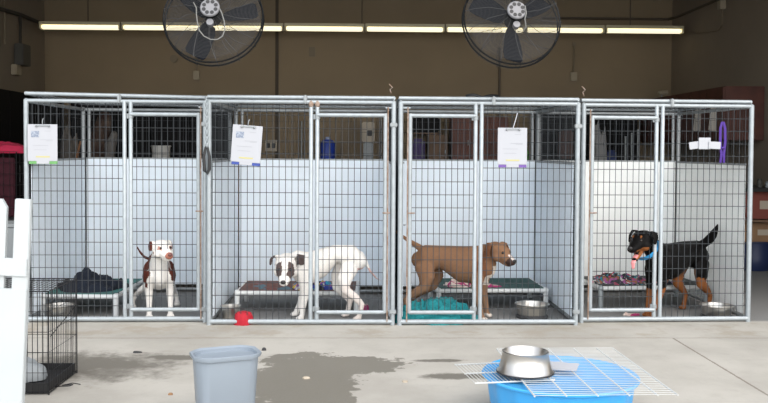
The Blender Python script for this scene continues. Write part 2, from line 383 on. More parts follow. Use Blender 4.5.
# ---------------------------------------------------------------- fans
def fan(loc, label, angs, rz, cord):
    t = empty('wall_fan', label, 'fan', loc, rot=(R(-19),0,rz), group='industrial fans above the kennels'); t.scale = (1.03,1.03,1.03)
    def cage(name, yo, dome, n):
        b = MB()
        for k in range(n):
            a = 2*PI*k/n; pts = []
            for q in (.05,.2,.30,.345,.365):
                tw = a+.35*(q/.365)
                pts.append((q*math.cos(tw), yo+dome*(1-(q/.365)**2), q*math.sin(tw)))
            pts.append((.365*math.cos(a+.35), 0, .365*math.sin(a+.35)))
            b.tube(pts, .0022, 3, cap=False)
        for q in [.05+.0095*i for i in range(33)]:
            b.tube([(q*math.cos(2*PI*j/36), yo+dome*(1-(q/.365)**2), q*math.sin(2*PI*j/36)) for j in range(36)], .0011, 3, closed=True)
        b.build(name, fan_cage, t)
    cage('rear_grille', -.075, -.06, 14); cage('front_grille', .075, .04, 14)
    b = MB()
    for yo in (-.03, .03): b.tube([(.368*math.cos(2*PI*j/56), yo, .368*math.sin(2*PI*j/56)) for j in range(56)], .0065, 6, closed=True)
    b.build('outer_ring', fan_blk, t, True)
    for a in angs:
        b = MB(); ca, sa = math.cos(R(a)), math.sin(R(a))
        prof = [(.05,.03),(.10,.055),(.18,.072),(.26,.08),(.31,.076),(.33,.06)]; vs = []
        for q, hw in prof:
            for sgn in (-1,-.3,.3,1):
                x, z = q, hw*sgn; y = .035*sgn*(1-.3*q/.35)
                for th in (0, .004): vs.append((x*ca-z*sa, y+th, x*sa+z*ca))
        fs = []
        for i in range(len(prof)-1):
            for j in range(3):
                p = (i*4+j)*2; fs += [(p,p+2,p+10,p+8),(p+1,p+9,p+11,p+3)]
            p = i*8; fs += [(p,p+8,p+9,p+1),(p+6,p+7,p+15,p+14)]
        b.add(vs, fs); b.build('blade', fan_blade, t, True)
    mot = MB().tube([(0,-.17,0),(0,-.165,0),(0,-.05,0),(0,.02,0)], [.06,.066,.066,.05], 24).build('motor', fan_blk, t, True)
    vent = MB(); vent.tube([(0,-.186,0),(0,-.18,0),(0,-.168,0)], [.066,.072,.072], 28).build('end_cover', motor_lt, mot, True)
    b = MB()
    for k in range(8):
        a = 2*PI*(k+.5)/8; b.tube([(.046*math.cos(a),-.189,.046*math.sin(a)),(.046*math.cos(a),-.184,.046*math.sin(a))], .0145, 10)
    b.build('vent_hole', black, mot)
    MB().tube([(0,-.15,-.10),(0,-.11,-.10)], .026, 16).build('tilt_knob', motor_lt, t, True)
    MB().rbox((0,-.10,-.075),(.03,.03,.05),.006).build('bracket', fan_blk, t)
    b = MB(); b.tube([(0,-.10,.06),(0,-.10,.12),(0,-.02,.5),(0,.02,.9)], .016, 8); b.build('hanging_pole', fan_blk, t, True)
    if cord: MB().tube([(.066,-.18,.0),(.09,-.19,-.05),(.112,-.19,-.12),(.12,-.19,-.18),(.105,-.19,-.235),(.07,-.19,-.262),(.02,-.19,-.262),(-.03,-.19,-.235),(-.065,-.19,-.19),(-.083,-.19,-.12),(-.095,-.18,-.05),(-.10,-.17,.0),(-.13,-.14,.06)], .0045, 6).build('power_cord', cord_m, t, True)
    else: MB().tube([(.06,-.19,.03),(.066,-.19,-.03),(.055,-.18,-.07),(.07,-.14,-.12),(.05,-.12,-.14)], .005, 6).build('power_cord', cord_m, t, True)
    return t
fan((-1.13,6.78,2.402), 'left black caged fan with a loop of pale cord under motor', (14,-113,134), R(0), True)
fan((1.172,6.78,2.408), 'right black caged fan, one blade pointing straight down', (-91,32,150), R(4), False)

# ---------------------------------------------------------------- kennels
H = 1.83; D = 1.50; TR = .0165
def kennel(p0, p1, label, door_right, wpan, posts, rust=False, turn=0., rise=0.):
    p0, p1 = Vector(p0), Vector(p1); W = (p1-p0).length; rz = R(turn)
    t = empty('dog_kennel', label, 'kennel', (p0.x, p0.y, 0), rz, group='wire dog kennels side by side')
    a, h, s = posts            # fixed panel post, hinge post, free stile (x)
    fx0, fx1 = (0, a) if door_right else (a, W)
    def pole(x, z0, z1, r=TR, y=0, m=galv, name='post', par=t):
        o = MB().tube([(x,y,z0),(x,y,z1-.012),(x,y,z1)], [r,r,r*.4], 12).build(name, m, par, True); return o
    pole(0, 0, 1.795, .0195); pole(W, 0, 1.795, .0195); pole(a, .02, 1.785); pole(h, .02, 1.785)
    if rust:
        for x in (a, h): MB().ell((x,-.004,1.76), (.021,.021,.03)).build('post_cap', rusty, t, True)
    MB().tube([(0,.0,1.777),(W,0,1.777)], .0155, 12).build('front_rail', galv, t, True); MB().tube([(0,0,.028),(W,0,.028)], .019, 12).build('bottom_rail', galv, t, True)
    MB().tube([(-.015,.02,1.814+rise),(W+.0,.02,1.814)], .0155, 12).tube([(-.0,D,1.814+rise),(W,D,1.814)], .0155, 10).tube([(0,.02,1.814+rise),(0,D,1.814+rise)], .0155, 10).tube([(W,.02,1.814),(W,D,1.814)], .0155, 10).build('roof_frame', galv, t, True)
    MB().grid((.02,.03,1.812),(W-.04,0,0),(0,D-.05,0), int(W/.05), int(D/.10), .0014).build('roof_mesh', wire_dk, t)
    # fixed front mesh
    MB().grid((fx0,.0,.03),(fx1-fx0,0,0),(0,0,1.745), round((fx1-fx0)/.049), 17, .0026, skip_edge=True).build('front_mesh', wirem, t)
    # door
    lo, hi = min(h, s), max(h, s)
    dr = MB().tube([(s,-.01,.10),(s,-.01,1.69)], .0165, 12).tube([(lo,-.01,1.675),(hi,-.01,1.675)], .0165, 12).tube([(lo,-.01,.105),(hi,-.01,.105)], .0165, 12).build('door', galv, t, True)
    MB().grid((lo,-.01,.11),(hi-lo,0,0),(0,0,1.56), round((hi-lo)/.049), 15, .0026, skip_edge=True).build('door_mesh', wirem, dr)
    MB().tube([(s+(.02 if door_right else -.02),-.02,.03),(s+(.02 if door_right else -.02),-.02,1.74)], .0055, 6).tube([(s-.02,-.025,.9),(s+.04,-.025,.9)], .006, 6).build('latch_rod', rusty, dr, True)
    for z in (.13, 1.66): MB().tube([(h-.024,0,z-.02),(h-.024,0,z+.02)], .010, 8).tube([(h,0,z-.016),(h,0,z+.016)], .0225, 12).build('hinge', galv_dull, dr, True)
    MB().tube([(hi if door_right else 0, 0, 1.735),(W if door_right else lo,0,1.735)], .008, 6).build('header_rail', galv, t, True)
    # sides and back
    for x in (0, W):
        pole(x, 0, 1.80, .019, D, galv_dull, 'rear_post')
        MB().tube([(x,0,1.775),(x,D,1.775)], .016, 10).build('side_rail', galv_dull, t, True); MB().tube([(x,.02,.03),(x,D,.03)], .017, 10).build('side_rail', galv_dull, t, True)
        sgn = 1 if x == 0 else -1
        MB().grid((x,.0,.03),(0,D,0),(0,0,1.76), 30, 17, .0013, skip_edge=True).build('side_mesh', wire_dk, t)
        MB().rbox((x+sgn*.024, D/2-.005, .675),(.006, D-.09, 1.23), .002).build('side_panel', wpan, t)
        MB().box((x+sgn*.024, D/2-.005, 1.30),(.014, D-.09, .014)).build('panel_trim', galv_dull, t)
    MB().tube([(0,D,1.775),(W,D,1.775)], .016, 10).build('back_rail', galv_dull, t, True); MB().tube([(0,D,.03),(W,D,.03)], .017, 10).build('back_rail', galv_dull, t, True)
    MB().grid((0,D,.03),(W,0,0),(0,0,1.745), round(W/.05), 17, .0016, skip_edge=True).build('back_mesh', wire_dk, t)
    MB().rbox((W/2, D-.024, .69),(W-.07, .006, 1.22), .002).build('back_panel', wpan, t)
    MB().box((W/2, D-.024, 1.305),(W-.07, .014, .014)).build('panel_trim', galv_dull, t)
    pole(.06 if door_right else W-.06, 1.30, 1.775, .014, D-.01, galv_dull, 'rear_post')
    MB().rbox((W*.52,-.002,1.798),(.028,.046,.07),.008).build('roof_clamp', galv_dull, t)
    for z in (.11, 1.60) if turn < 1.5 else (): MB().rbox((W+.0,-.002,z),(.058,.05,.035),.006).build('post_clamp', galv_dull, t)
    return t
K = []
K.append(kennel((-2.66,7.03),(-1.245,7.03),'leftmost wire kennel, with the brown and white dog facing out', True, white_panel, (.775,.825,1.365), turn=.7, rise=.022))
K.append(kennel((-1.192,6.93),(.268,6.93),'second wire kennel from left, with the white dog lowering its head', True, white_panel, (.805,.855,1.395), True))
K.append(kennel((.325,6.925),(1.745,6.925),'third wire kennel from left, with the tan dog in side view', False, white_panel, (.645,.597,.075), turn=.4))
K.append(kennel((1.815,7.03),(3.216,7.03),'rightmost wire kennel, with the black and tan dog wearing a collar', False, white_panel_w, (.655,.605,.07), turn=2.))
bpy.context.view_layer.update()
def KW(i, x, y, z): return K[i].matrix_world @ Vector((x,y,z))

# ---------------------------------------------------------------- clipboards
def clipboard(loc, rz, label, bm_, tilt, hook=None, bottom=(0,)):
    t = empty('clipboard', label, 'clipboard', loc, rot=(0,R(tilt),rz), group='clipboards hung on the kennel fronts')
    MB().rbox((0,.002,-.155),(.225,.004,.315),.002).build('board', bm_, t)
    sh = MB().rbox((-.003,-.003,-.143),(.234,.003,.292),.001).build('paper_sheet', paper, t)
    if hook is None: MB().box((-.06,-.0055,-.075),(.062,.001,.05)).build('printed_photo', photo_m, sh)
    b = MB()
    for z, x, w in ((-.12,.03,.10),(-.128,.05,.055),(-.05,.04,.05),(-.165,-.02,.12),(-.20,-.02,.10)): b.box((x,-.0052,z),(w,.0006,.0025))
    b.build('printed_lines', ink, sh)
    MB().box((.0,-.0053,-.255),(.11,.0006,.012)).build('highlighted_line', yellow_ink, sh)
    MB().rbox((0,-.0035,-.30),(.10,.003,.022),.001).build('paper_tab', paper, t)
    c = MB().rbox((0,-.008,-.008),(.11,.010,.012),.003); c.ell((-.05,-.012,-.012),.009).ell((.05,-.012,-.012),.009); c.build('clip', galv_dull, t, True)
    b = MB(); b.tube([(0,-.008,0),(0,-.012,.03),(.006,-.008,.05)] if hook is None else [(0,-.008,0),(.015,-.01,.05),(.035,.0,.12)], .004, 6); b.build('hook' if hook is None else 'string', galv_dull if hook is None else paper, t, True)
    return t
def kc(i, px_x, z, y=-.03): v = KW(i, px_x, y, z); return (v.x, v.y, v.z)
clipboard(kc(0,.142,1.585), K[0].rotation_euler.z, 'white form on a green clipboard hung on the leftmost kennel', clip_g, 0)
clipboard(kc(1,.313,1.585), K[1].rotation_euler.z, 'tilted white form on a blue clipboard hung on second kennel', clip_b, 4)
clipboard(kc(2,.89,1.58), K[2].rotation_euler.z, 'white form on a purple clipboard hanging by string on third kennel', clip_p, 0, 'string')

# leash on post between kennels 1 and 2
t = empty('chain_leash', 'chain leash with black handle hanging from post between first two kennels', 'leash', kc(1,-.010,1.79,-.045))
b = MB()
for k in range(14):
    z = -.02-k*.0265
    rr = Matrix.Rotation(R(90*(k%2)+20),3,'Z')
    b.tube([rr @ Vector((.010*math.cos(2*PI*j/10),0,.017*math.sin(2*PI*j/10)))+Vector((0,0,z)) for j in range(10)], .0042, 5, closed=True)
b.tube([(0,0,-.02),(0,.03,.0)], .005, 5)
b.build('chain', galv, t, True)
MB().tube([(-.008,0,-.37),(-.024,0,-.45),(-.020,0,-.56),(0,0,-.585),(.020,0,-.55),(.020,0,-.45),(.004,0,-.37)], [.008,.013,.014,.014,.014,.012,.008], 8).build('handle', black, t, True)
# purple leash, kennel 4
t = empty('slip_leash', 'purple nylon leash looped over the front mesh of rightmost kennel', 'leash', kc(3,1.15,1.645,-.02))
b = MB()
for dx, ph in ((-.020,0),(.021,1.2)):
    b.loft([(dx*.3,0,.0,.009,.004),(dx*.9,0,-.05,.011,.004),(dx,-.004,-.16,.011,.004),(dx*.5+.003,0,-.26,.011,.004),(dx*.7,0,-.33,.009,.004)], ref=(0,1,0), n=8)
b.build('strap', purple, t, True)
MB().ell((0,-.012,-.21),(.020,.009,.010)).build('strap_keeper', purple, t, True)
for i, (x, z, w, h_, tl) in enumerate(((.925,1.455,.10,.06,-8),(1.0,1.47,.10,.095,0),(1.08,1.455,.10,.06,3))):
    o = MB().rbox((0,0,0),(w,.008,h_),.002).build('paper_card', paper)
    o.location = kc(3, x, z, -.012-.009*i); o.rotation_euler = (0,R(tl),K[3].rotation_euler.z)
    tag(o, ['leftmost white card tucked in the rightmost kennel mesh','tallest white card tucked in the rightmost kennel mesh','white card touching the purple leash on rightmost kennel'][i], 'card', 'white cards in the kennel mesh')

# ---------------------------------------------------------------- raised beds
def bed(loc, rz, L_, W_, label, fab, frm, z=.17, legm=None):
    t = empty('raised_dog_bed', label, 'dog bed', loc, rz, group='raised dog beds in the kennels')
    x, y = L_/2, W_/2
    MB().tube([(-x,-y,z),(x,-y,z)], .019, 10).tube([(-x,y,z),(x,y,z)], .019, 10).tube([(-x,-y,z),(-x,y,z)], .019, 10).tube([(x,-y,z),(x,y,z)], .019, 10).build('frame', frm, t, True)
    vs = []; fs = []; n = 12
    for k, dz in enumerate((.022, .012)):
        for i in range(n+1):
            for j in range(n+1):
                u, v = i/n*2-1, j/n*2-1
                vs.append((u*(x-.012), v*(y-.012), z+dz-.02*(1-u*u)*(1-v*v)))
    m = (n+1)**2
    for i in range(n):
        for j in range(n):
            p = i*(n+1)+j; fs += [(p,p+n+1,p+n+2,p+1),(p+m,p+m+1,p+m+n+2,p+m+n+1)]
    for i in range(n):
        for p, q in ((i*(n+1),(i+1)*(n+1)),(i*(n+1)+n,(i+1)*(n+1)+n),(i,i+1),(n*(n+1)+i,n*(n+1)+i+1)): fs.append((p,q,q+m,p+m))
    MB().add(vs, fs).build('fabric', fab, t, True)
    for sx in (-1,1):
        for sy in (-1,1):
            lg = MB().tube([(sx*x,sy*y,.0),(sx*x,sy*y,z+.015)], .022, 10).build('leg', legm or frm, t, True)
            MB().ell((sx*x,sy*y,z), (.028,.028,.028)).build('corner_cap', legm or frm, t, True)
    return t
bed((-2.31,7.70,0), R(-1), .60, .88, 'teal raised bed in leftmost kennel under a navy blanket', teal_fab, grey_frame)
bed((-.53,7.73,0), R(-1), 1.02, .56, 'brown raised bed with pale frame in second kennel', brown_fab, cream_frame)
bed((1.16,7.90,0), R(2), .95, .62, 'dark green raised bed in the third kennel behind tan dog', green_fab, cream_frame)
bed((2.60,7.96,0), R(5), .98, .60, 'charcoal raised bed under patterned blanket in rightmost kennel', dark_fab, cream_frame, .188, galv)

def heap(name, loc, rx, ry, h, m, label, cat, seed=0, rz=0, power=.5, rid=7., peak=None, kind=None, base=.15, sub=44):
    """a crumpled cloth: folded top, ragged outline, real thickness"""
    n1, n2 = sub, sub//2; vs = []; fs = []
    sd = Vector((seed*3.1+.37, seed*1.7+.61, seed*.9+.23))
    for k in range(n2+1):
        q = k/n2
        for j in range(n1):
            a = 2*PI*j/n1; rr = 1+.28*noise.noise(Vector((math.cos(a)*1.6, math.sin(a)*1.6, seed)))+.10*noise.noise(Vector((math.cos(a)*5, math.sin(a)*5, seed+4)))
            x, y = rx*q*rr*math.cos(a), ry*q*rr*math.sin(a)
            f = max(0, 1-q**2.5)**power
            rg = 1-abs(noise.noise(Vector((x*rid, y*rid, 0))+sd))*2.4; rg2 = 1-abs(noise.noise(Vector((x*rid*2.3, y*rid*2.3, 3))+sd))*2
            z = h*f*(base+.6*max(0,rg)+.25*max(0,rg2))
            if peak:
                dx, dy, ph, pr = peak; z += ph*math.exp(-((x-dx)**2+(y-dy)**2)/(pr*pr))*f
            vs.append((x, y, z+.006))
    for k in range(n2):
        for j in range(n1):
            fs.append((k*n1+j, k*n1+(j+1)%n1, (k+1)*n1+(j+1)%n1, (k+1)*n1+j))
    o = len(vs); top = list(vs); vs += [(x, y, 0.0) for x, y, z in top[-n1:]]
    for j in range(n1): fs.append((n2*n1+j, n2*n1+(j+1)%n1, o+(j+1)%n1, o+j))
    fs.append(tuple(o+j for j in range(n1)))
    ob = MB().add(vs, fs).build(name, m, None, True); ob.data.polygons.foreach_set('use_smooth', [True]*len(ob.data.polygons))
    ob.location = loc; ob.rotation_euler = (0,0,rz); return tag(ob, label, cat, kind=kind)
zb = .178
heap('blanket', (-2.32,7.60,zb-.01), .28, .24, .11, navy, 'dark navy fleece blanket piled on the teal bed in leftmost kennel', 'blanket', 2, peak=(-.05,.0,.075,.075), rid=11, power=.35, base=.35)
heap('blanket', (-.80,7.72,zb-.012), .27, .20, .045, bl_d, 'brown and grey throw on the left half of bed in second kennel', 'blanket', 5)
heap('blanket', (-.40,7.66,zb-.005), .22, .18, .075, bl_a, 'blue, yellow and purple patterned blanket on bed under the white dog', 'blanket', 8)
heap('blanket', (.02,7.62,.0), .07, .07, .16, bl_b, 'pink and black cloth hanging behind hind legs of white dog', 'cloth', 18)
heap('blanket', (.88,7.78,zb-.01), .13, .13, .09, bl_b, 'pink patterned blanket bunched on green bed under tan dog', 'blanket', 11)
heap('blanket', (1.20,7.80,zb-.012), .10, .08, .035, bl_b, 'small pink patterned cloth on green bed below tan dog head', 'cloth', 14)
heap('blanket', (2.38,7.90,zb+.005), .30, .20, .11, bl_c, 'multicoloured blanket on left half of bed in rightmost kennel', 'blanket', 21)
heap('blanket', (2.86,7.94,zb+.005), .13, .18, .07, bl_c, 'multicoloured blanket end on right half of bed in rightmost kennel', 'blanket', 24)
heap('towel', (.63,7.165,.0), .36, .26, .155, teal_towel, 'crumpled turquoise towel on floor of third kennel', 'towel', 31, rid=9, power=.55, base=.35)
heap('cloth', (-.925,6.97,.0), .075, .075, .095, red_cloth, 'crumpled red cloth under bottom rail of second kennel', 'cloth', 41, rid=5, base=.8)
heap('rope_toy', (2.33,7.35,.0), .07, .03, .03, bl_b, 'small pink and green chew toy in rightmost kennel doorway', 'dog toy', 44, rid=14, sub=24)

# ---------------------------------------------------------------- bowls
def bowl(loc, r0, r1, h, label, base=True, parent=None):
    t = empty('dog_bowl', label, 'bowl', loc)
    MB().lathe([(r0*.9,.004),(r0,.0),(r0+.004,.008),(r0-.006,.016),(r1+.004,h-.008),(r1+.006,h-.003),(r1,h),(r1-.006,h-.006),(r1*.86,h*.45),(r1*.7,h*.3),(.01,h*.26)], 48).build('shell', steel, t, True)
    if base: MB().lathe([(r0-.004,0),(r0+.006,.0),(r0+.006,.007),(r0-.004,.009)], 40).build('rubber_ring', rubber, t, True)
    return t
def steel_pan(loc, r, h, label, under=None):
    t = empty('dog_bowl', label, 'bowl', loc)
    MB().lathe([(r*.80,.002),(r*.86,.012),(r*.97,h*.9),(r+.012,h-.004),(r+.012,h),(r-.002,h-.002),(r*.84,.02),(.01,.016)], 44).build('shell', steel, t, True)
    if under: MB().lathe([(r*.7,0),(r*.95,0),(r*1.0,.014),(r*.9,.03)], 36).build('rubber_ring', rubber, t, True)
    return t
steel_pan((1.455,7.25,0), .135, .12, 'tall stainless steel bowl on floor of the third kennel', True)
steel_pan((3.025,7.25,0), .130, .11, 'stainless steel bowl on a black base in rightmost kennel', True)
tag(MB().rbox((2.96,7.17,.012),(.16,.10,.022),.01).build('rubber_mat', rubber), 'small black rubber mat beside bowl in rightmost kennel', 'mat')
steel_pan((-1.055,7.16,0), .075, .115, 'small steel bowl beside the red cloth in second kennel')
steel_pan((-2.45,7.17,0), .115, .12, 'steel bowl in leftmost kennel behind the black crate')

# ---------------------------------------------------------------- dogs
def mixv(a, b, t): return tuple(a[i]*(1-t)+b[i]*t for i in range(3))
def dog(name, loc, heading, label, P, coat, m=coat_m):
    t = empty(name, label, 'dog', loc, heading)
    b = MB(); k = P.get('s', 1.); zb_ = P['back']       # back height at rump, loin, ribs, chest
    xs = P.get('xs', (-.33,-.25,-.10,.08,.22,.30))
    wd = P.get('w', (.06,.095,.085,.11,.105,.06)); hd = P.get('h', (.08,.12,.10,.145,.15,.10))
    b.loft([(xs[i],0,zb_[i]-hd[i],wd[i],hd[i]) for i in range(6)], n=20)
    Hh = Vector(P['head']); f = Vector(P['dir']).normalized(); s_ = Vector((0,0,1)).cross(f).normalized(); u = f.cross(s_)
    if P.get('roll'): 
        q = Matrix.Rotation(P['roll'],3,f); s_ = q @ s_; u = q @ u
    def hp(a, c, e): return tuple(Hh + (f*a + s_*c + u*e)*k)
    n0 = Vector((xs[4]-.02, 0, zb_[4]-.12)); n2 = Vector(hp(-.045,0,-.02)); n1 = (n0+n2)/2 + Vector(P.get('nk', (.02,0,-.0)))
    b.loft([(*n0,.10,.115),(*n1,.074,.088),(*n2,.055,.062)], n=18)
    def hl(nd, ref=None): b.loft([(*hp(*q[:3]), q[3]*k, q[4]*k) for q in nd], ref=tuple(u) if ref is None else ref, n=14)
    hl([(-.045,0,0,.058,.054),(.0,0,.004,.071,.060),(.045,0,-.004,.058,.048),(.075,0,-.018,.044,.038),(.115,0,-.026,.038,.033),(.140,0,-.027,.031,.026)])
    for c in (-1,1):
        b.ell(hp(.028,c*.04,-.028), .036*k); b.ell(hp(.050,c*.030,.018), .022*k)
    if P.get('open'): hl([(.02,0,-.055,.034,.02),(.07,0,-.085,.028,.014),(.118,0,-.108,.022,.012)])
    else: hl([(.02,0,-.045,.038,.022),(.08,0,-.055,.031,.018),(.120,0,-.055,.024,.015)])
    for c in (-1,1):                                    # folded ears
        e = P.get('ear', [(-.03,.052,.040,.026),(-.022,.078,.046,.030),(-.006,.096,.018,.028),(.010,.100,-.018,.016)])
        b.loft([(*hp(q[0],c*q[1],q[2]), q[3]*k, .0085) for q in e], ref=tuple(s_*c*.8+u*.6), n=10)
    lg = P['legs']
    for nm in ('fl','fr','hl','hr'):
        nd = [list(q) for q in lg[nm]]; b.loft([(q[0],q[1],q[2],q[3],q[4]) for q in nd], ref=(1,0,.01) if True else (0,0,1), n=12)
        fx, fy, fz = nd[-1][:3]; an = lg.get(nm+'_a', 0.)
        ca, sa = math.cos(an), math.sin(an)
        for dy, dx in ((-.021,.018),(-.008,.028),(.008,.028),(.021,.018)):
            x_, y_ = dx, dy; b.ell((fx+x_*ca-y_*sa, fy+x_*sa+y_*ca, .0175), (.019,.0125,.0165))
        b.ell((fx,fy,.022), (.030,.026,.021))
    b.loft(P['tail'], n=10)
    for q in P.get('extra', ()): b.ell(*q)
    # weld everything into one continuous skin
    me = bpy.data.meshes.new('tmp'); me.from_pydata(b.v, [], b.f); bm = bmesh.new(); bm.from_mesh(me); bmesh.ops.recalc_face_normals(bm, faces=bm.faces); bm.to_mesh(me); bm.free()
    tmp = bpy.data.objects.new('tmp', me); COL.objects.link(tmp)
    r = tmp.modifiers.new('r','REMESH'); r.mode = 'VOXEL'; r.voxel_size = .0075
    sm = tmp.modifiers.new('s','SMOOTH'); sm.iterations = 5; sm.factor = .5
    dg = bpy.context.evaluated_depsgraph_get(); dg.update()
    body = bpy.data.meshes.new_from_object(tmp.evaluated_get(dg)); bpy.data.objects.remove(tmp); bpy.data.meshes.remove(me)
    body.name = 'body'; att = body.color_attributes.new('coat', 'FLOAT_COLOR', 'POINT')
    cols = []
    for v in body.vertices:
        c = v.co; d = c-Hh; h3 = (d.dot(f)/k, d.dot(s_)/k, d.dot(u)/k); nz = noise.noise(c*9)*.03+noise.noise(c*30)*.012
        
        if d.length > .21*k: h3 = (-9,0,0)
        cols += [*coat(c, h3, nz), 1.]
    att.data.foreach_set('color', cols)
    body.polygons.foreach_set('use_smooth', [True]*len(body.polygons))
    body.materials.clear(); body.materials.append(m)
    bo = bpy.data.objects.new('body', body); COL.objects.link(bo); bo.parent = t
    rt = Matrix((f, s_, u)).transposed()
    for c in (-1,1): MB().ell(hp(.069,c*.034,.016), .0105*k, 10, 6).build('eye', eye_m, t, True)
    MB().ell(hp(.160,0,-.014), (.012*k,.0175*k,.014*k), 12, 8, rt).build('nose', P.get('nose', nose_blk), t, True)
    if P.get('open'): MB().loft([(*hp(.04,0,-.066),.020,.006),(*hp(.10,0,-.088),.021,.006),(*hp(.138,0,-.120),.019,.006),(*hp(.142,0,-.155),.013,.006)], ref=tuple(u), n=10).build('tongue', tongue_m, t, True)
    if P.get('collar'):
        c0, r0, ax, cm = P['collar']; c0 = Vector(c0); ax = Vector(ax).normalized(); p = ax.cross(Vector((0,1,0))).normalized(); q = ax.cross(p); bb = MB(); n = 32; vs = []
        for off, rr in ((-.016,0),(.016,0),(.016,.007),(-.016,.007)):
            for j in range(n): a = 2*PI*j/n; vs.append(c0+ax*off+p*(r0[0]+rr)*math.cos(a)+q*(r0[1]+rr)*math.sin(a))
        fs = [(i*n+j, i*n+(j+1)%n, ((i+1)%4)*n+(j+1)%n, ((i+1)%4)*n+j) for i in range(4) for j in range(n)]
        bb.add(vs, fs).build('collar', cm, t, True)
    return t
def fleg(x, y, z, fx=0., fy=0., sh=.07, k=1.):
    return [(x,y*.85,z,.045,sh),(x-.02,y,z*.66,.034,.046),(x-.01+fx*.3,y+fy*.3,z*.45,.028,.033),(x+.008+fx*.6,y+fy*.7,z*.24,.0225,.025),(x+.012+fx,y+fy,.05,.022,.023),(x+.022+fx,y+fy,.024,.024,.022)]
def hleg(x, y, z, fx=0., fy=0., k=1.):
    return [(x+.02,y*.8,z,.055*k,.095*k),(x+.06+fx*.2,y,z*.78,.050*k,.078*k),(x+.055+fx*.5,y,z*.58,.038,.052*k),(x-.03+fx*.8,y+fy*.5,z*.43,.025,.034),(x-.075+fx,y+fy*.8,z*.31,.021,.026),(x-.06+fx,y+fy,.06,.019,.022),(x-.045+fx,y+fy,.024,.024,.022)]

# dog 1: brown and white, facing out
WHITE = (.82,.79,.75); RB = (.11,.030,.020)
def coat1(c, h, n):
    br = False
    if c.z > .235+n*2 and c.x < .25+n and abs(c.y) > .060+n: br = True
    if c.z > .25+n and abs(c.y) > .095+n: br = True
    if c.x < .10+n and c.z > .24: br = True
    if h[0] > -.03: 
        br = False
    if h[0] > -.06 and abs(h[1]) > .072 and (h[1] > 0 or h[2] > -.03) : br = True
    if c.x < -.36: br = True
    if h[0] > .138+n and h[2] > -.055 : return (.36,.15,.11)
    if abs(h[1]) > .028+n*.3 and h[0] > .05 and h[0] < .09 and abs(h[2]-.016) < .014: return (.45,.25,.2)
    return RB if br else WHITE
dog('standing_dog', (-1.715,7.49,0), R(-76), 'brown and white dog standing to face the camera in the leftmost kennel',
    dict(back=(.46,.50,.49,.50,.50,.44), head=(.39,.015,.59), dir=(1.,.36,-.12), nk=(.02,0,.0), s=1.13,
      h=(.07,.11,.09,.135,.14,.09),
      legs=dict(fl=fleg(.26,.085,.36,.02,.0), fr=fleg(.26,-.085,.36,.02,.0), hl=hleg(-.22,.10,.36,.0,.06), hr=hleg(-.22,-.09,.36,.03,-.13)),
      tail=[(-.34,0,.43,.026,.026),(-.42,-.06,.40,.018,.018),(-.46,-.12,.42,.013,.013),(-.46,-.16,.47,.011,.011),(-.45,-.185,.52,.007,.007)], nose=nose_brn,
      ear=[(-.03,.048,.042,.024),(-.03,.068,.046,.030),(-.025,.080,.022,.030),(-.018,.082,-.015,.018)]), coat1)

# dog 2: white, head low, turned to camera
def coat2(c, h, n):
    if h[0] > .03 and h[0] < .115 and ((abs(h[1]+.037) < .019+n*.3) or abs(h[1]-.037) < .019+n*.3) and h[2] > -.032+n and h[2] < .052: return (.11,.08,.075)
    if h[0] > -.06 and h[0] < .04 and abs(h[1]) > .066 and abs(h[1]) < .115 and h[2] > -.005 and h[2] < .08: return (.10,.075,.07)
    if c.z < .43 and c.x < -.08 and c.z > .33 and abs(c.y) < .075: return (.62,.42,.38)
    if c.z < .30 and c.x < -.1: return mixv(WHITE, (.66,.55,.50), .5)
    return WHITE
dog('standing_dog', (-.245,7.20,0), R(176), 'white dog with dark eye patches holding its head low in the second kennel',
    dict(back=(.54,.62,.615,.58,.55,.48), head=(.345,.12,.455), dir=(-.03,.90,-.46), nk=(.02,.0,.04), s=1.32,
      xs=(-.25,-.17,-.05,.08,.19,.26), h=(.07,.10,.072,.118,.135,.10), w=(.055,.085,.07,.095,.10,.06),
      legs=dict(fl=fleg(.21,.085,.40,-.01,.01), fr=fleg(.23,-.075,.40,.04,0.), hl=hleg(-.19,.08,.43,-.01,.0,.8), hr=hleg(-.13,-.075,.43,.04,.0,.8)),
      tail=[(-.26,0,.54,.024,.024),(-.30,.0,.48,.016,.016),(-.335,.0,.40,.011,.011),(-.39,.0,.34,.008,.008),(-.43,0,.315,.005,.005)],
      ear=[(-.03,.050,.038,.026),(-.03,.072,.048,.030),(-.012,.090,.040,.030),(.010,.094,.012,.020)]), coat2)

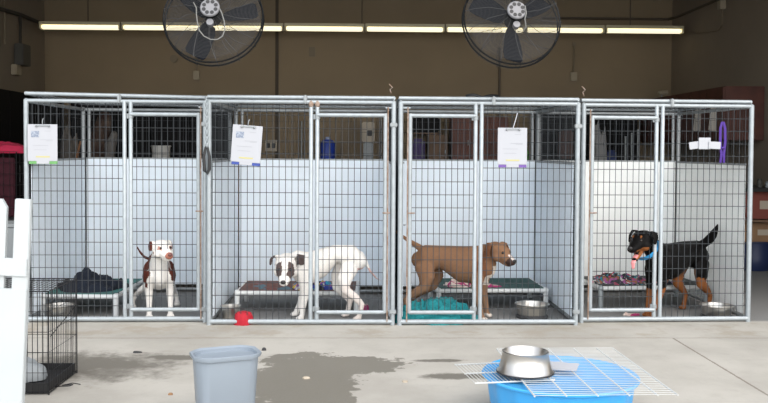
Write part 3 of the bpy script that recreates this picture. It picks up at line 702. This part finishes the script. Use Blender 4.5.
# dog 3: tan, side view facing right
TAN = (.24,.13,.074)
def coat3(c, h, n):
    if c.z < .034: return (.70,.62,.55)
    if h[0] > .10 and abs(h[1]) < .014 and h[2] > -.02: return (.70,.62,.58)
    if h[0] > .115+n and h[2] < .01: return (.06,.035,.028)
    if c.x > .17 and abs(c.y) < .06+n and c.z < .46+n and c.z > .28 and h[0] < .03 and c.x > .21: return (.74,.66,.58)
    if c.x < -.35 and c.z > .72: return (.03,.015,.01)
    if h[0] > -.06 and abs(h[1]) > .078: return (.16,.07,.035)
    t = max(0, min(1, (.36-c.z)/.15)); return mixv(TAN, (.26,.16,.10), t*.5)
dog('standing_dog', (.775,7.27,0), R(-19), 'tan brown dog standing side-on facing right in the third kennel',
    dict(back=(.54,.60,.60,.605,.61,.56), head=(.405,-.03,.575), dir=(1.,-.70,-.34), nk=(.02,0,.02), s=1.17,
      xs=(-.29,-.22,-.08,.09,.23,.31), h=(.07,.12,.098,.155,.16,.11), w=(.06,.10,.085,.115,.11,.07),
      legs=dict(fl=fleg(.27,.085,.42,.0,.0), fr=fleg(.25,-.085,.42,.01,.0), hl=hleg(-.20,.085,.42,-.08,.0,.9), hr=hleg(-.24,-.085,.43,-.06,.0,.92)),
      tail=[(-.27,0,.57,.030,.030),(-.35,.0,.615,.022,.022),(-.415,.0,.655,.016,.016),(-.485,.0,.70,.013,.013),(-.475,.0,.755,.010,.010),(-.40,0,.765,.007,.007)],
      ear=[(-.03,.052,.042,.026),(-.035,.078,.046,.030),(-.022,.094,.016,.028),(-.008,.096,-.03,.016)]), coat3)

# dog 4: black and tan, tail up, mouth open
BLK = (.0045,.004,.004); TP = (.26,.095,.032)
def coat4(c, h, n):
    if h[0] > .035+n*.5 and h[0] < .125 and h[2] < -.034+n*.3 and h[2] > -.10 and abs(h[1]) > .012: return TP
    if h[0] > .045 and h[0] < .08 and abs(abs(h[1])-.03) < .006 and h[2] > .030: return TP
    if c.z < .24+n and c.x > .1: return TP
    if c.x < .02 and c.z < .30+n: return TP
    if c.x < -.12 and c.z < .40+n and abs(c.y) < .085: return (.19,.085,.04)
    return BLK
dog('standing_dog', (2.72,7.40,0), R(180+37), 'black and tan dog with bushy raised tail and tongue out in the rightmost kennel',
    dict(back=(.55,.62,.625,.62,.63,.60), head=(.505,.01,.675), dir=(1.,.12,-.20), nk=(.01,0,.01), s=1.24, open=True,
      xs=(-.40,-.32,-.14,.08,.23,.30), h=(.08,.125,.112,.155,.16,.12), w=(.07,.105,.10,.125,.12,.08),
      legs=dict(fl=fleg(.28,.05,.42,.07,-.03), fr=fleg(.25,-.085,.42,.02,.01), hl=hleg(-.31,.09,.43,-.02,.0), hr=hleg(-.24,-.09,.42,.01,.0)),
      tail=[(-.36,0,.575,.028,.032),(-.380,.05,.60,.025,.040),(-.384,.09,.635,.024,.044),(-.384,.125,.68,.021,.040),(-.380,.15,.725,.015,.027),(-.376,.168,.77,.006,.009)],
      collar=((.425,.0,.60),(.112,.098),(.72,0,.70),blue_col),
      ear=[(-.04,.050,.046,.028),(-.035,.080,.048,.032),(-.015,.092,.018,.030),(.0,.092,-.02,.016)]), coat4, coat_gloss)

# ---------------------------------------------------------------- foreground: wastebasket
t = empty('wastebasket', 'pale grey-blue plastic wastebasket standing empty on the concrete', 'wastebasket', (-.672,4.385,0), R(21))
def octo(w, d, c):
    return [(-w+c,-d),(w-c,-d),(w-c*.45,-d+c*.45),(w,-d+c),(w,d-c),(w-c*.45,d-c*.45),(w-c,d),(-w+c,d),(-w+c*.45,d-c*.45),(-w,d-c),(-w,-d+c),(-w+c*.45,-d+c*.45)]
def shell(levels):
    vs = []; fs = []; n = 12
    for (w, d, c, z) in levels: vs += [(x, y, z) for x, y in octo(w, d, c)]
    for i in range(len(levels)-1):
        for j in range(n): fs.append((i*n+j, i*n+(j+1)%n, (i+1)*n+(j+1)%n, (i+1)*n+j))
    fs.append(tuple(range(n-1,-1,-1))); fs.append(tuple((len(levels)-1)*n+j for j in range(n)))
    return MB().add(vs, fs)
shell([(.13,.085,.05,.0),(.135,.09,.05,.006),(.156,.110,.058,.362),(.152,.106,.056,.362),(.132,.087,.05,.012)]).build('body', bin_m, t, True)
shell([(.156,.110,.058,.352),(.166,.120,.062,.356),(.170,.124,.064,.366),(.170,.124,.064,.378),(.166,.120,.062,.380),(.153,.107,.057,.372),(.153,.107,.057,.356)]).build('rim', bin_m, t, True)

# paddling tub, shelving panels, bowl, paper
t = empty('plastic_tub', 'round blue plastic tub under white wire shelving, right foreground', 'tub', (1.045,4.47,0))
def scal(r, th): q = r*(1+.012*math.cos(th*16)*(1 if r < .385 else .25)); return q*math.cos(th), q*math.sin(th)
MB().lathe([(.335,.0),(.340,.004),(.352,.09),(.358,.10),(.375,.225),(.372,.225),(.352,.10),(.332,.012)], 96, shape=scal).build('basin', pool_m, t, True)
MB().lathe([(.371,.222),(.384,.224),(.402,.232),(.404,.240),(.398,.246),(.380,.242),(.371,.236)], 72).build('rim', pool_m, t, True)
def wire_shelf(loc, rz, w, d, label, dense_x, nd, cross, tilt=(0,0)):
    t = empty('wire_shelf', label, 'wire shelf', loc, rot=(tilt[0],tilt[1],rz))
    b = MB()
    for i in range(nd+1):
        q = i/nd
        if dense_x: b.tube([(0,d*q,0),(w,d*q,0)], .0015, 5)
        else: b.tube([(w*q,0,0),(w*q,d,0)], .0019, 5)
    b.build('wires', white_wire, t, True)
    for q in cross:
        if dense_x: MB().tube([(w*q,0,-.004),(w*q,d,-.004)], .0042, 6).build('cross_rod', white_wire, t, True)
        else: MB().tube([(0,d*q,-.004),(w,d*q,-.004)], .0042, 6).build('cross_rod', white_wire, t, True)
    return t
wire_shelf((.82,4.0,.262), R(1.5), .68, .965, 'larger white wire shelf panel lying over the blue tub', True, 30, (0,.22,.44,.66,.86,1))
wire_shelf((.575,4.265,.252), R(9), .42, .38, 'smaller white wire shelf panel under the steel bowl, overhanging tub left', False, 22, (0,.5,1))
bowl((.855,4.42,.266), .142, .113, .110, 'large stainless steel bowl upright on white wire shelf over blue tub')
o = MB().add([(0,0,0),(.14,-.04,0),(.18,.06,.012),(.03,.17,.0),(0,0,.004),(.14,-.04,.004),(.18,.06,.016),(.03,.17,.004)], [(0,1,2,3),(7,6,5,4),(0,4,5,1),(1,5,6,2),(2,6,7,3),(3,7,4,0)]).build('paper_sheet', paper)
o.location = (.98,4.46,.268); tag(o, 'white sheet of paper on the wire shelf right of steel bowl', 'paper')
o = MB().tube([(1.40,4.12,.008),(1.47,4.03,.010),(1.52,3.98,.008),(1.58,3.9,.012)], [.004,.006,.006,.003], 6).build('twig', mat('twig_bark', (.12,.07,.04), .9)); tag(o, 'thin brown twig on concrete right of wire shelves', 'twig')
for i, (x, y, m_) in enumerate(((.58,4.33,cardboard),(.62,4.22,wood_b),(.56,4.26,beige_m))):
    heap('pebble', (x,y,0), .014, .012, .014, m_, 'crumbs of gravel on concrete left of blue tub', 'pebble', 60+i, sub=12)['group'] = 'gravel crumbs beside the tub'
heap('leaf', (-1.515,5.98,0), .03, .012, .01, rubber, 'dark dry leaf on concrete between crate and wastebasket', 'leaf', 70, sub=16)
heap('leaf', (-.66,6.05,0), .015, .012, .018, rubber, 'dark crumb on concrete just behind the wastebasket', 'leaf', 72, sub=12)
heap('leaf', (-.32,5.30,0), .022, .016, .008, beige_m, 'pale leaf lying on the wet patch of concrete', 'leaf', 74, sub=12)
heap('leaf', (-1.07,4.95,0), .013, .012, .008, cardboard, 'small brown leaf on concrete left of wastebasket', 'leaf', 76, sub=12)
heap('leaf', (.28,5.22,0), .02, .016, .006, beige_m, 'pale leaf on dry concrete right of wet patch', 'leaf', 77, sub=12)

# white picket gate, left foreground
t = empty('picket_gate', 'white picket gate panel at the left edge of the foreground', 'gate', (-1.652,4.3,0), rot=(0,R(2.6),0))
MB().rbox((-.040,0,.575),(.078,.03,1.15),.004).build('end_board', fence_white, t)
for i, x in enumerate((-.155,-.29,-.425)):
    MB().prism([(x-.037,.0),(x+.037,.0),(x+.037,1.105),(x+.012,1.145),(x-.012,1.145),(x-.037,1.105)], -.01, .012).build('picket', fence_white, t)
MB().rbox((-.25,-.014,.815),(.49,.02,.088),.003).build('rail', fence_white, t)
MB().rbox((-.25,-.016,.355),(.50,.022,.71),.003).build('lower_board', fence_white, t)
for x, z in ((-.07,.855),(-.035,.855),(-.052,.825),(-.07,.79),(-.035,.79)):
    MB().tube([(x,-.019,z),(x,-.014,z)], .0045, 8).build('screw', screw_m, t)

# black wire crate
cx0, cx1, cy0, cy1, ch = -2.42, -1.755, 4.95, 5.44, .59
t = empty('wire_crate', 'black wire dog crate on concrete behind the white gate', 'dog crate', (cx0,cy0,0))
w, d = cx1-cx0, cy1-cy0
for nm, o_, u_, v_, nu, nv in (('front_panel',(0,0,.01),(w,0,0),(0,0,ch-.01),22,5),('rear_panel',(0,d,.01),(w,0,0),(0,0,ch-.01),22,5),
      ('side_panel',(w,0,.01),(0,d,0),(0,0,ch-.01),16,5),('side_panel',(0,0,.01),(0,d,0),(0,0,ch-.01),16,5),('top_panel',(0,0,ch),(w,0,0),(0,d,0),22,6)):
    p = MB().grid(o_, u_, v_, nu, nv, .0017).build(nm, blackwire, t)
    if nm == 'top_panel': MB().tube([(0,0,ch),(w,0,ch),(w,d,ch),(0,d,ch)], .0035, 6, closed=True).tube([(0,0,.01),(w,0,.01),(w,d,.01),(0,d,.01)], .0035, 6, closed=True).build('edge_rod', blackwire, t, True)
for x, y in ((0,0),(w,0),(w,d),(0,d)): MB().tube([(x,y,.0),(x,y,ch)], .0038, 6).build('corner_rod', blackwire, t, True)
MB().tube([(w+.004,.02,.33),(w+.004,d-.02,.43)], .0028, 5).build('brace_rod', blackwire, t)
MB().tube([(w,.1,.02),(w+.09,.08,.03),(w+.10,.11,.03),(w+.03,.13,.02),(w+.08,.16,.025),(w+.13,.15,.02)], .003, 5).build('latch', blackwire, t, True)
b = MB(); b.box((w/2,d/2,.018),(w-.02,d-.02,.012)); b.box((w/2,.012,.04),(w-.02,.008,.05)).box((w/2,d-.012,.04),(w-.02,.008,.05)).box((w-.012,d/2,.04),(.008,d-.02,.05)).box((.012,d/2,.04),(.008,d-.02,.05)); b.build('floor_tray', black, t)
heap('bedding', (-2.08,5.2,.03), .20, .16, .13, grey_p, 'folded light grey bedding inside the black wire crate', 'bedding', 80, base=.7, rid=4)

# ---------------------------------------------------------------- left background
t = empty('wire_crate', 'tall wire crate lined with maroon blankets left of the kennels', 'dog crate', (-4.35,8.9,0))
for nm, o_, u_, v_, nu, nv in (('front_panel',(0,0,.01),(.88,0,0),(0,0,1.35),14,12),('side_panel',(.88,0,.01),(0,.6,0),(0,0,1.35),8,12),('side_panel',(0,0,.01),(0,.6,0),(0,0,1.35),8,12),('rear_panel',(0,.6,.01),(.88,0,0),(0,0,1.35),14,12)):
    MB().grid(o_, u_, v_, nu, nv, .003).build(nm, blackwire, t)
MB().box((.44,.3,.68),(.86,.58,.02)).box((.44,.3,.03),(.86,.58,.02)).build('floor_tray', black, t)
MB().rbox((.44,.05,1.0),(.82,.03,.60),.01).rbox((.44,.05,.35),(.82,.03,.56),.01).build('blanket_lining', maroon, t)
heap('blanket', (-3.93,9.18,1.345), .50, .36, .09, pink_bl, 'crimson blanket spread on top of the tall crate', 'blanket', 90, base=.55, power=.25, rid=3)
o = MB().lathe([(.14,0),(.145,.01),(.18,.66),(.195,.67),(.195,.70),(.17,.70),(.14,.02)], 28).build('waste_can', grey_p, None, True); o.location = (-3.25,8.3,0)
tag(o, 'light grey plastic can behind the white gate, left of the kennels', 'waste can')
# black cabinets along the left wall and left half of the back wall
def cabinet(name, x0, x1, y0, y1, z0, z1, m_, label, cat, face='-y', nd=2, group=None, dm=None, top=None):
    t = empty(name, label, cat, (x0,y0,z0), group=group); w, d, h = x1-x0, y1-y0, z1-z0
    MB().rbox((w/2,d/2,h/2),(w,d,h),.008).build('carcass', m_, t)
    for i in range(nd):
        if face == '-y':
            dw = w/nd; o = MB().rbox((dw*(i+.5),-.012,h/2),(dw-.012,.022,h-.03),.004).build('door', dm or m_, t)
            MB().tube([(dw*(i+.5)+dw*.35*(1 if i%2==0 else -1),-.035,h*.45),(dw*(i+.5)+dw*.35*(1 if i%2==0 else -1),-.035,h*.55)], .007, 6).build('handle', galv_dull, o)
        else:
            sx = w+.012 if face == '+x' else -.012; dw = d/nd
            o = MB().rbox((sx,dw*(i+.5),h/2),(.022,dw-.012,h-.03),.004).build('door', dm or m_, t)
            MB().tube([(sx*1.0+(.02 if face=='+x' else -.02),dw*(i+.5),h*.45),(sx+(.02 if face=='+x' else -.02),dw*(i+.5),h*.55)], .007, 6).build('handle', galv_dull, o)
    return t
cabinet('storage_cabinet', -4.98,-4.45, 10.6,12.3, 0,2.13, darkcab, 'black storage cabinet on left wall nearest the picture edge', 'cabinet', '+x', 3)
cabinet('storage_cabinet', -4.98,-4.45, 12.32,13.2, 0,2.13, darkcab, 'black storage cabinet on left wall closer to the back corner', 'cabinet', '+x', 2)
cabinet('storage_cabinet', -4.40,-3.20, 13.4,13.95, 0,2.12, darkcab, 'black storage cabinet on back wall behind left part of first kennel', 'cabinet', '-y', 2)
cabinet('storage_cabinet', -3.18,-2.02, 13.4,13.95, 0,2.12, darkcab, 'black storage cabinet on back wall behind first kennel door', 'cabinet', '-y', 2)
def bench(x0, x1, y0, y1, z, label, m_, name='workbench'):
    t = empty(name, label, 'bench', (x0,y0,0)); w, d = x1-x0, y1-y0
    MB().rbox((w/2,d/2,z-.02),(w,d,.04),.005).build('top', m_, t)
    for x in (.04,w-.04):
        for y in (.04,d-.04): MB().box((x,y,(z-.04)/2),(.05,.05,z-.04)).build('leg', m_, t)
    return t
bench(-4.35,-2.05, 12.5,13.1, 1.12, 'dark workbench behind the leftmost kennel', wood_b)
bench(-1.9,2.7, 13.35,13.93, 1.12, 'long brown workbench behind the middle kennels', wood_b)
bench(2.85,4.35, 12.6,13.2, 1.12, 'brown workbench behind the rightmost kennel', wood_b)
o = MB().lathe([(.115,0),(.12,.01),(.135,.30),(.145,.31),(.145,.325),(.125,.325),(.11,.02)], 28).build('bucket', beige_m, None, True); o.location = (-2.90,12.8,1.12); tag(o, 'white round bucket on bench seen through first kennel door', 'bucket')
bpy.data.objects['bucket'].data.materials[0] = mat('off_white_plastic', (.62,.62,.60), .5)
t = empty('broom', 'broom with reddish handle leaning on bench behind the leftmost kennel', 'broom', (-4.16,12.42,0))
MB().tube([(-.12,0,.15),(.22,.0,1.50)], .016, 8).build('handle', mat('orange_wood', (.30,.13,.05), .6), t, True); MB().rbox((-.14,0,.08),(.30,.05,.16),.02).build('brush', black, t)
heap('cloth', (-4.22,12.8,1.12), .13, .12, .40, mat('grey_brown_cloth', (.16,.14,.12), .9, var=.2), 'grey brown cloth bundle on bench behind leftmost clipboard kennel', 'cloth', 95, base=.8, power=.3)
o = MB().loft([(-3.84,12.85,1.20,.12,.10),(-3.80,12.85,1.55,.15,.11),(-3.72,12.85,1.86,.10,.08)], ref=(0,1,0)).build('jacket', mat('dark_brown_jacket', (.035,.016,.013), .9, col2=(.14,.10,.075), scale=5), None, True)
tag(o, 'dark red-brown jacket heaped on bench behind first kennel', 'jacket')
o = MB().loft([(-3.62,12.7,1.18,.07,.07),(-3.60,12.7,1.45,.08,.08),(-3.55,12.7,1.60,.05,.05)], ref=(0,1,0)).build('bag', mat('grey_bag_cloth', (.17,.16,.15), .9), None, True)
tag(o, 'small grey cloth bag beside the jacket behind first kennel', 'bag')
# items on the middle bench
t = empty('wall_socket', 'framed double socket on back wall right of blue clipboard', 'socket', (-1.42,13.97,1.46))
MB().rbox((0,0,0),(.19,.04,.18),.006).build('plate', beige_m, t); MB().rbox((-.04,-.025,.0),(.06,.02,.08),.006).rbox((.045,-.025,0),(.06,.02,.08),.006).build('socket_face', black, t)
conduit([(-.93,13.95,1.12),(-.93,13.95,1.85)], 'pale vertical pipe on back wall behind the second kennel', galv_dull, .014)
t = empty('water_jug', 'bright blue plastic jug on bench behind the second kennel', 'jug', (-.50,13.6,1.12))
MB().lathe([(.10,0),(.115,.02),(.115,.38),(.09,.42),(.05,.44)], 24).build('body', blue_j, t, True); MB().lathe([(.045,.435),(.045,.475),(.02,.48)], 16).build('cap', mat('pale_blue_cap', (.30,.36,.55), .5), t, True)
t = empty('dispenser', 'beige metal dispenser on bench behind second kennel door', 'dispenser', (.13,13.6,1.12))
MB().rbox((0,0,.56),(.20,.22,.32),.02).build('head', beige_m, t); MB().rbox((0,.02,.2),(.15,.16,.40),.02).build('base', galv_dull, t); MB().rbox((.02,-.115,.54),(.07,.02,.09),.005).build('screen', black, t)
conduit([(.34,13.95,1.12),(.34,13.95,1.92)], 'pale pipe on back wall right of the beige dispenser', galv_dull, .012)
o = MB().rbox((.91,13.62,1.35),(.21,.2,.46),.04).build('storage_bag', purple_dk); tag(o, 'dull purple bag on bench behind third kennel door', 'bag')
o = MB().rbox((1.02,13.72,1.80),(.48,.26,.24),.03).build('speaker_box', darkcab); 
tag(o, 'dark box on wall shelf behind third kennel door', 'box')
o = MB().rbox((1.02,13.8,1.665),(.56,.38,.03),.005).build('wall_shelf', wood_b); tag(o, 'brown wall shelf carrying a dark box behind third kennel', 'shelf')
cabinet('wooden_cabinet', 1.06,1.36, 13.45,13.9, 1.12,1.64, wood_b, 'light brown small cabinet on bench behind third kennel door', 'cabinet', '-y', 1)
cabinet('wooden_cabinet', 1.42,2.30, 13.45,13.9, 1.12,1.92, wood_r, 'red brown wooden cabinet on bench behind middle of third kennel', 'cabinet', '-y', 3)
t = empty('plastic_bottle', 'green plastic bottle on bench right of purple clipboard', 'bottle', (2.58,13.55,1.12))
MB().lathe([(.055,0),(.06,.02),(.06,.26),(.035,.32),(.03,.34)], 18).build('body', green_p, t, True); MB().lathe([(.032,.34),(.032,.37),(.01,.375)], 12).build('cap', paper, t, True)
cabinet('storage_cabinet', 2.80,4.30, 13.4,13.95, 0,2.08, darkcab, 'black storage cabinet on back wall behind the rightmost kennels', 'cabinet', '-y', 3)
o = MB().rbox((3.05,12.85,1.50),(.2,.2,.42),.03).build('canister', mahog); tag(o, 'dark maroon canister on bench behind post between last kennels', 'canister')
heap('towel', (3.56,12.85,1.12), .11, .09, .48, mat('dull_white_towel', (.32,.32,.32), .9), 'grey white towel pile on bench behind rightmost kennel door', 'towel', 99, base=.8, power=.3)
o = MB().rbox((3.74,12.9,1.27),(.14,.2,.30),.03).build('storage_bag', mat('dark_blue_bag', (.02,.035,.12), .8)); tag(o, 'dark blue bag on bench right of the white towel pile', 'bag')
for i, x in enumerate((3.84,3.93,4.02)):
    t = empty('mop', ['leftmost pale mop handle behind the rightmost kennel door','middle pale mop handle behind the rightmost kennel door','rightmost pale mop handle behind the rightmost kennel door'][i], 'mop', (x,12.48,0), group='mops leaning on bench')
    MB().tube([(0,0,.1),(.0,.02,1.62+.05*i)], .015, 8).build('handle', galv_dull, t, True); MB().loft([(0,0,.03,.06,.03),(0,0,.14,.03,.02)], ref=(0,1,0)).build('mop_head', grey_p, t, True)

# right background
cabinet('wall_cabinet', 4.52,5.02, 10.7,12.3, 1.55,2.22, mahog, 'dark mahogany wall cabinet hung on right wall nearest the picture edge', 'cabinet', '-x', 3)
cabinet('wall_cabinet', 4.52,5.02, 12.32,13.9, 1.55,2.22, mahog, 'dark mahogany wall cabinet on right wall next to back corner', 'cabinet', '-x', 3)
t = empty('can_on_cabinet', 'small metal spotlight on top of the mahogany cabinet', 'spotlight', (4.60,13.2,2.22))
t.name = 'spotlight'
MB().tube([(0,0,0),(0,0,.05)], .012, 8).build('stem', galv_dull, t); MB().tube([(-.05,0,.07),(.09,0,.09)], .035, 12).build('lamp_head', plate_m, t, True)
for i, (x, y) in enumerate(((4.40,11.4),(4.40,10.9))):
    o = MB().loft([(x,y,1.98,.05,.012),(x+.005,y,1.85,.065,.015),(x-.004,y,1.68,.07,.015)], ref=(0,1,0)).build('hand_towel', mat('grey_towel%d'%i, (.42,.39,.35), .9), None, True)
    o.location.x = .075; tag(o, ['grey hand towel hanging on mahogany cabinet, farther one','grey hand towel hanging on mahogany cabinet, nearer one'][i], 'towel')
t = empty('counter_table', 'dark topped counter against right wall below the mahogany cabinet', 'counter', (4.38,9.95,0))
MB().rbox((.32,1.0,.965),(.64,2.0,.045),.006).build('top', mat('black_counter', (.015,.014,.014), .4), t)
MB().rbox((.32,1.0,.60),(.62,1.96,.025),.004).build('shelf', wood_b, t)
for x in (.03,.61):
    for y in (.04,1.96): MB().box((x,y,.47),(.04,.04,.94)).build('leg', galv_dull, t)
for i, (x, y, r, h, m_) in enumerate(((4.80,10.1,.035,.07,grey_p),(4.88,10.06,.03,.10,beige_m),(4.95,10.1,.03,.07,galv_dull),(4.72,10.15,.03,.10,box_grey))):
    t = empty('jar', ['short pale jar on the right counter','beige jar on right counter, taller one','grey metal can on right counter by the wall','steel canister on right counter behind kennel corner'][i], 'jar', (x,y,.988))
    MB().lathe([(r*.95,0),(r,.01),(r,h*.8),(r*.7,h*.88)], 16).build('body', m_, t, True); MB().lathe([(r*.75,h*.87),(r*.75,h),(r*.2,h)], 14).build('lid', rubber if i%2 else grey_p, t, True)
def carton(c, d, m_, label):
    t = empty('carton', label, 'box', (c[0],c[1],c[2]-d[2]/2)); MB().rbox((0,0,d[2]/2),d,.006).build('body', m_, t)
    MB().box((0,-d[1]/2-.001,d[2]*.5),(d[0]*.3,.002,d[2]*.3)).build('paper_label', beige_m, t); return t
carton((4.75,10.3,.785), (.46,.5,.33), redbox, 'dull red box on shelf under the right counter')
carton((4.75,10.3,.46), (.50,.44,.225), cardboard, 'brown cardboard carton under the shelf of right counter')
o = MB().lathe([(.19,0),(.20,.01),(.215,.16),(.21,.17),(.22,.33),(.235,.335),(.235,.347),(.0,.347)], 32).build('storage_bin', blue_b, None, True); o.location = (4.72,10.28,0); tag(o, 'dark blue round bin on floor under right counter', 'bin')

# rusty tie wire tips on kennel tops
for i, (k_, x) in enumerate(((1,1.44),(3,.0))):
    v = KW(k_, x, .0, 1.85); o = MB().tube([v, v+Vector((-.012,0,.03)), v+Vector((.008,-.01,.045)), v+Vector((-.018,0,.075))], .004, 5).build('tie_wire', rusty)
    tag(o, ['rusty twisted tie wire on top corner between middle kennels','rusty twisted tie wire on top left corner of rightmost kennel'][i], 'wire')
v = KW(2, .75, .7, 1.86)
tag(MB().tube([v+Vector((x,.04*math.sin(x*23),.006+.02*abs(math.sin(x*17)))) for x in [j*.02-.14 for j in range(15)]], .012, 6).build('coiled_strap', black, None, True), 'black strap lying on the roof of third kennel', 'strap')

# ---------------------------------------------------------------- light and camera
w = bpy.data.worlds.new('sky'); SC.world = w; w.use_nodes = True; nt = w.node_tree; bg = nt.nodes['Background']
sky = nt.nodes.new('ShaderNodeTexSky'); sky.sky_type = 'NISHITA'; sky.sun_disc = False; sky.sun_elevation = R(42); sky.sun_rotation = R(150); sky.air_density = 1.; sky.dust_density = 3.5; sky.ozone_density = 1.
mixn = nt.nodes.new('ShaderNodeMix'); mixn.data_type = 'RGBA'; mixn.inputs['Factor'].default_value = .55; mixn.inputs['B'].default_value = (5.2,5.3,5.4,1)
nt.links.new(sky.outputs['Color'], mixn.inputs['A'])
# hazy bright half of the sky, low behind the photographer
tc = nt.nodes.new('ShaderNodeTexCoord'); dt = nt.nodes.new('ShaderNodeVectorMath'); dt.operation = 'DOT_PRODUCT'; dt.inputs[1].default_value = (.10,-.93,.35)
mr = nt.nodes.new('ShaderNodeMapRange'); mr.inputs['From Min'].default_value = -.05; mr.inputs['From Max'].default_value = 1.; mr.interpolation_type = 'SMOOTHSTEP'
ad = nt.nodes.new('ShaderNodeMix'); ad.data_type = 'RGBA'; ad.blend_type = 'ADD'; ad.inputs['B'].default_value = (7.5,7.6,7.6,1)
nt.links.new(tc.outputs['Generated'], dt.inputs[0]); nt.links.new(dt.outputs['Value'], mr.inputs['Value']); nt.links.new(mr.outputs['Result'], ad.inputs['Factor'])
nt.links.new(mixn.outputs['Result'], ad.inputs['A']); nt.links.new(ad.outputs['Result'], bg.inputs['Color']); bg.inputs['Strength'].default_value = .262

cam = bpy.data.cameras.new('camera'); co = bpy.data.objects.new('camera', cam); COL.objects.link(co); SC.camera = co
cam.sensor_width = 36; cam.lens = 871/768*36; cam.shift_y = -25.6/768; cam.clip_end = 100
M_ = Matrix.Rotation(R(-1.6),4,'Z') @ Matrix.Rotation(R(90-1.7),4,'X') @ Matrix.Rotation(R(.35),4,'Z')
co.matrix_world = Matrix.Translation((0,0,1.4)) @ M_
vs_ = SC.view_settings; vs_.view_transform = 'Standard'; vs_.look = 'None'; vs_.gamma = 1; vs_.exposure = 0; vs_.use_curve_mapping = False
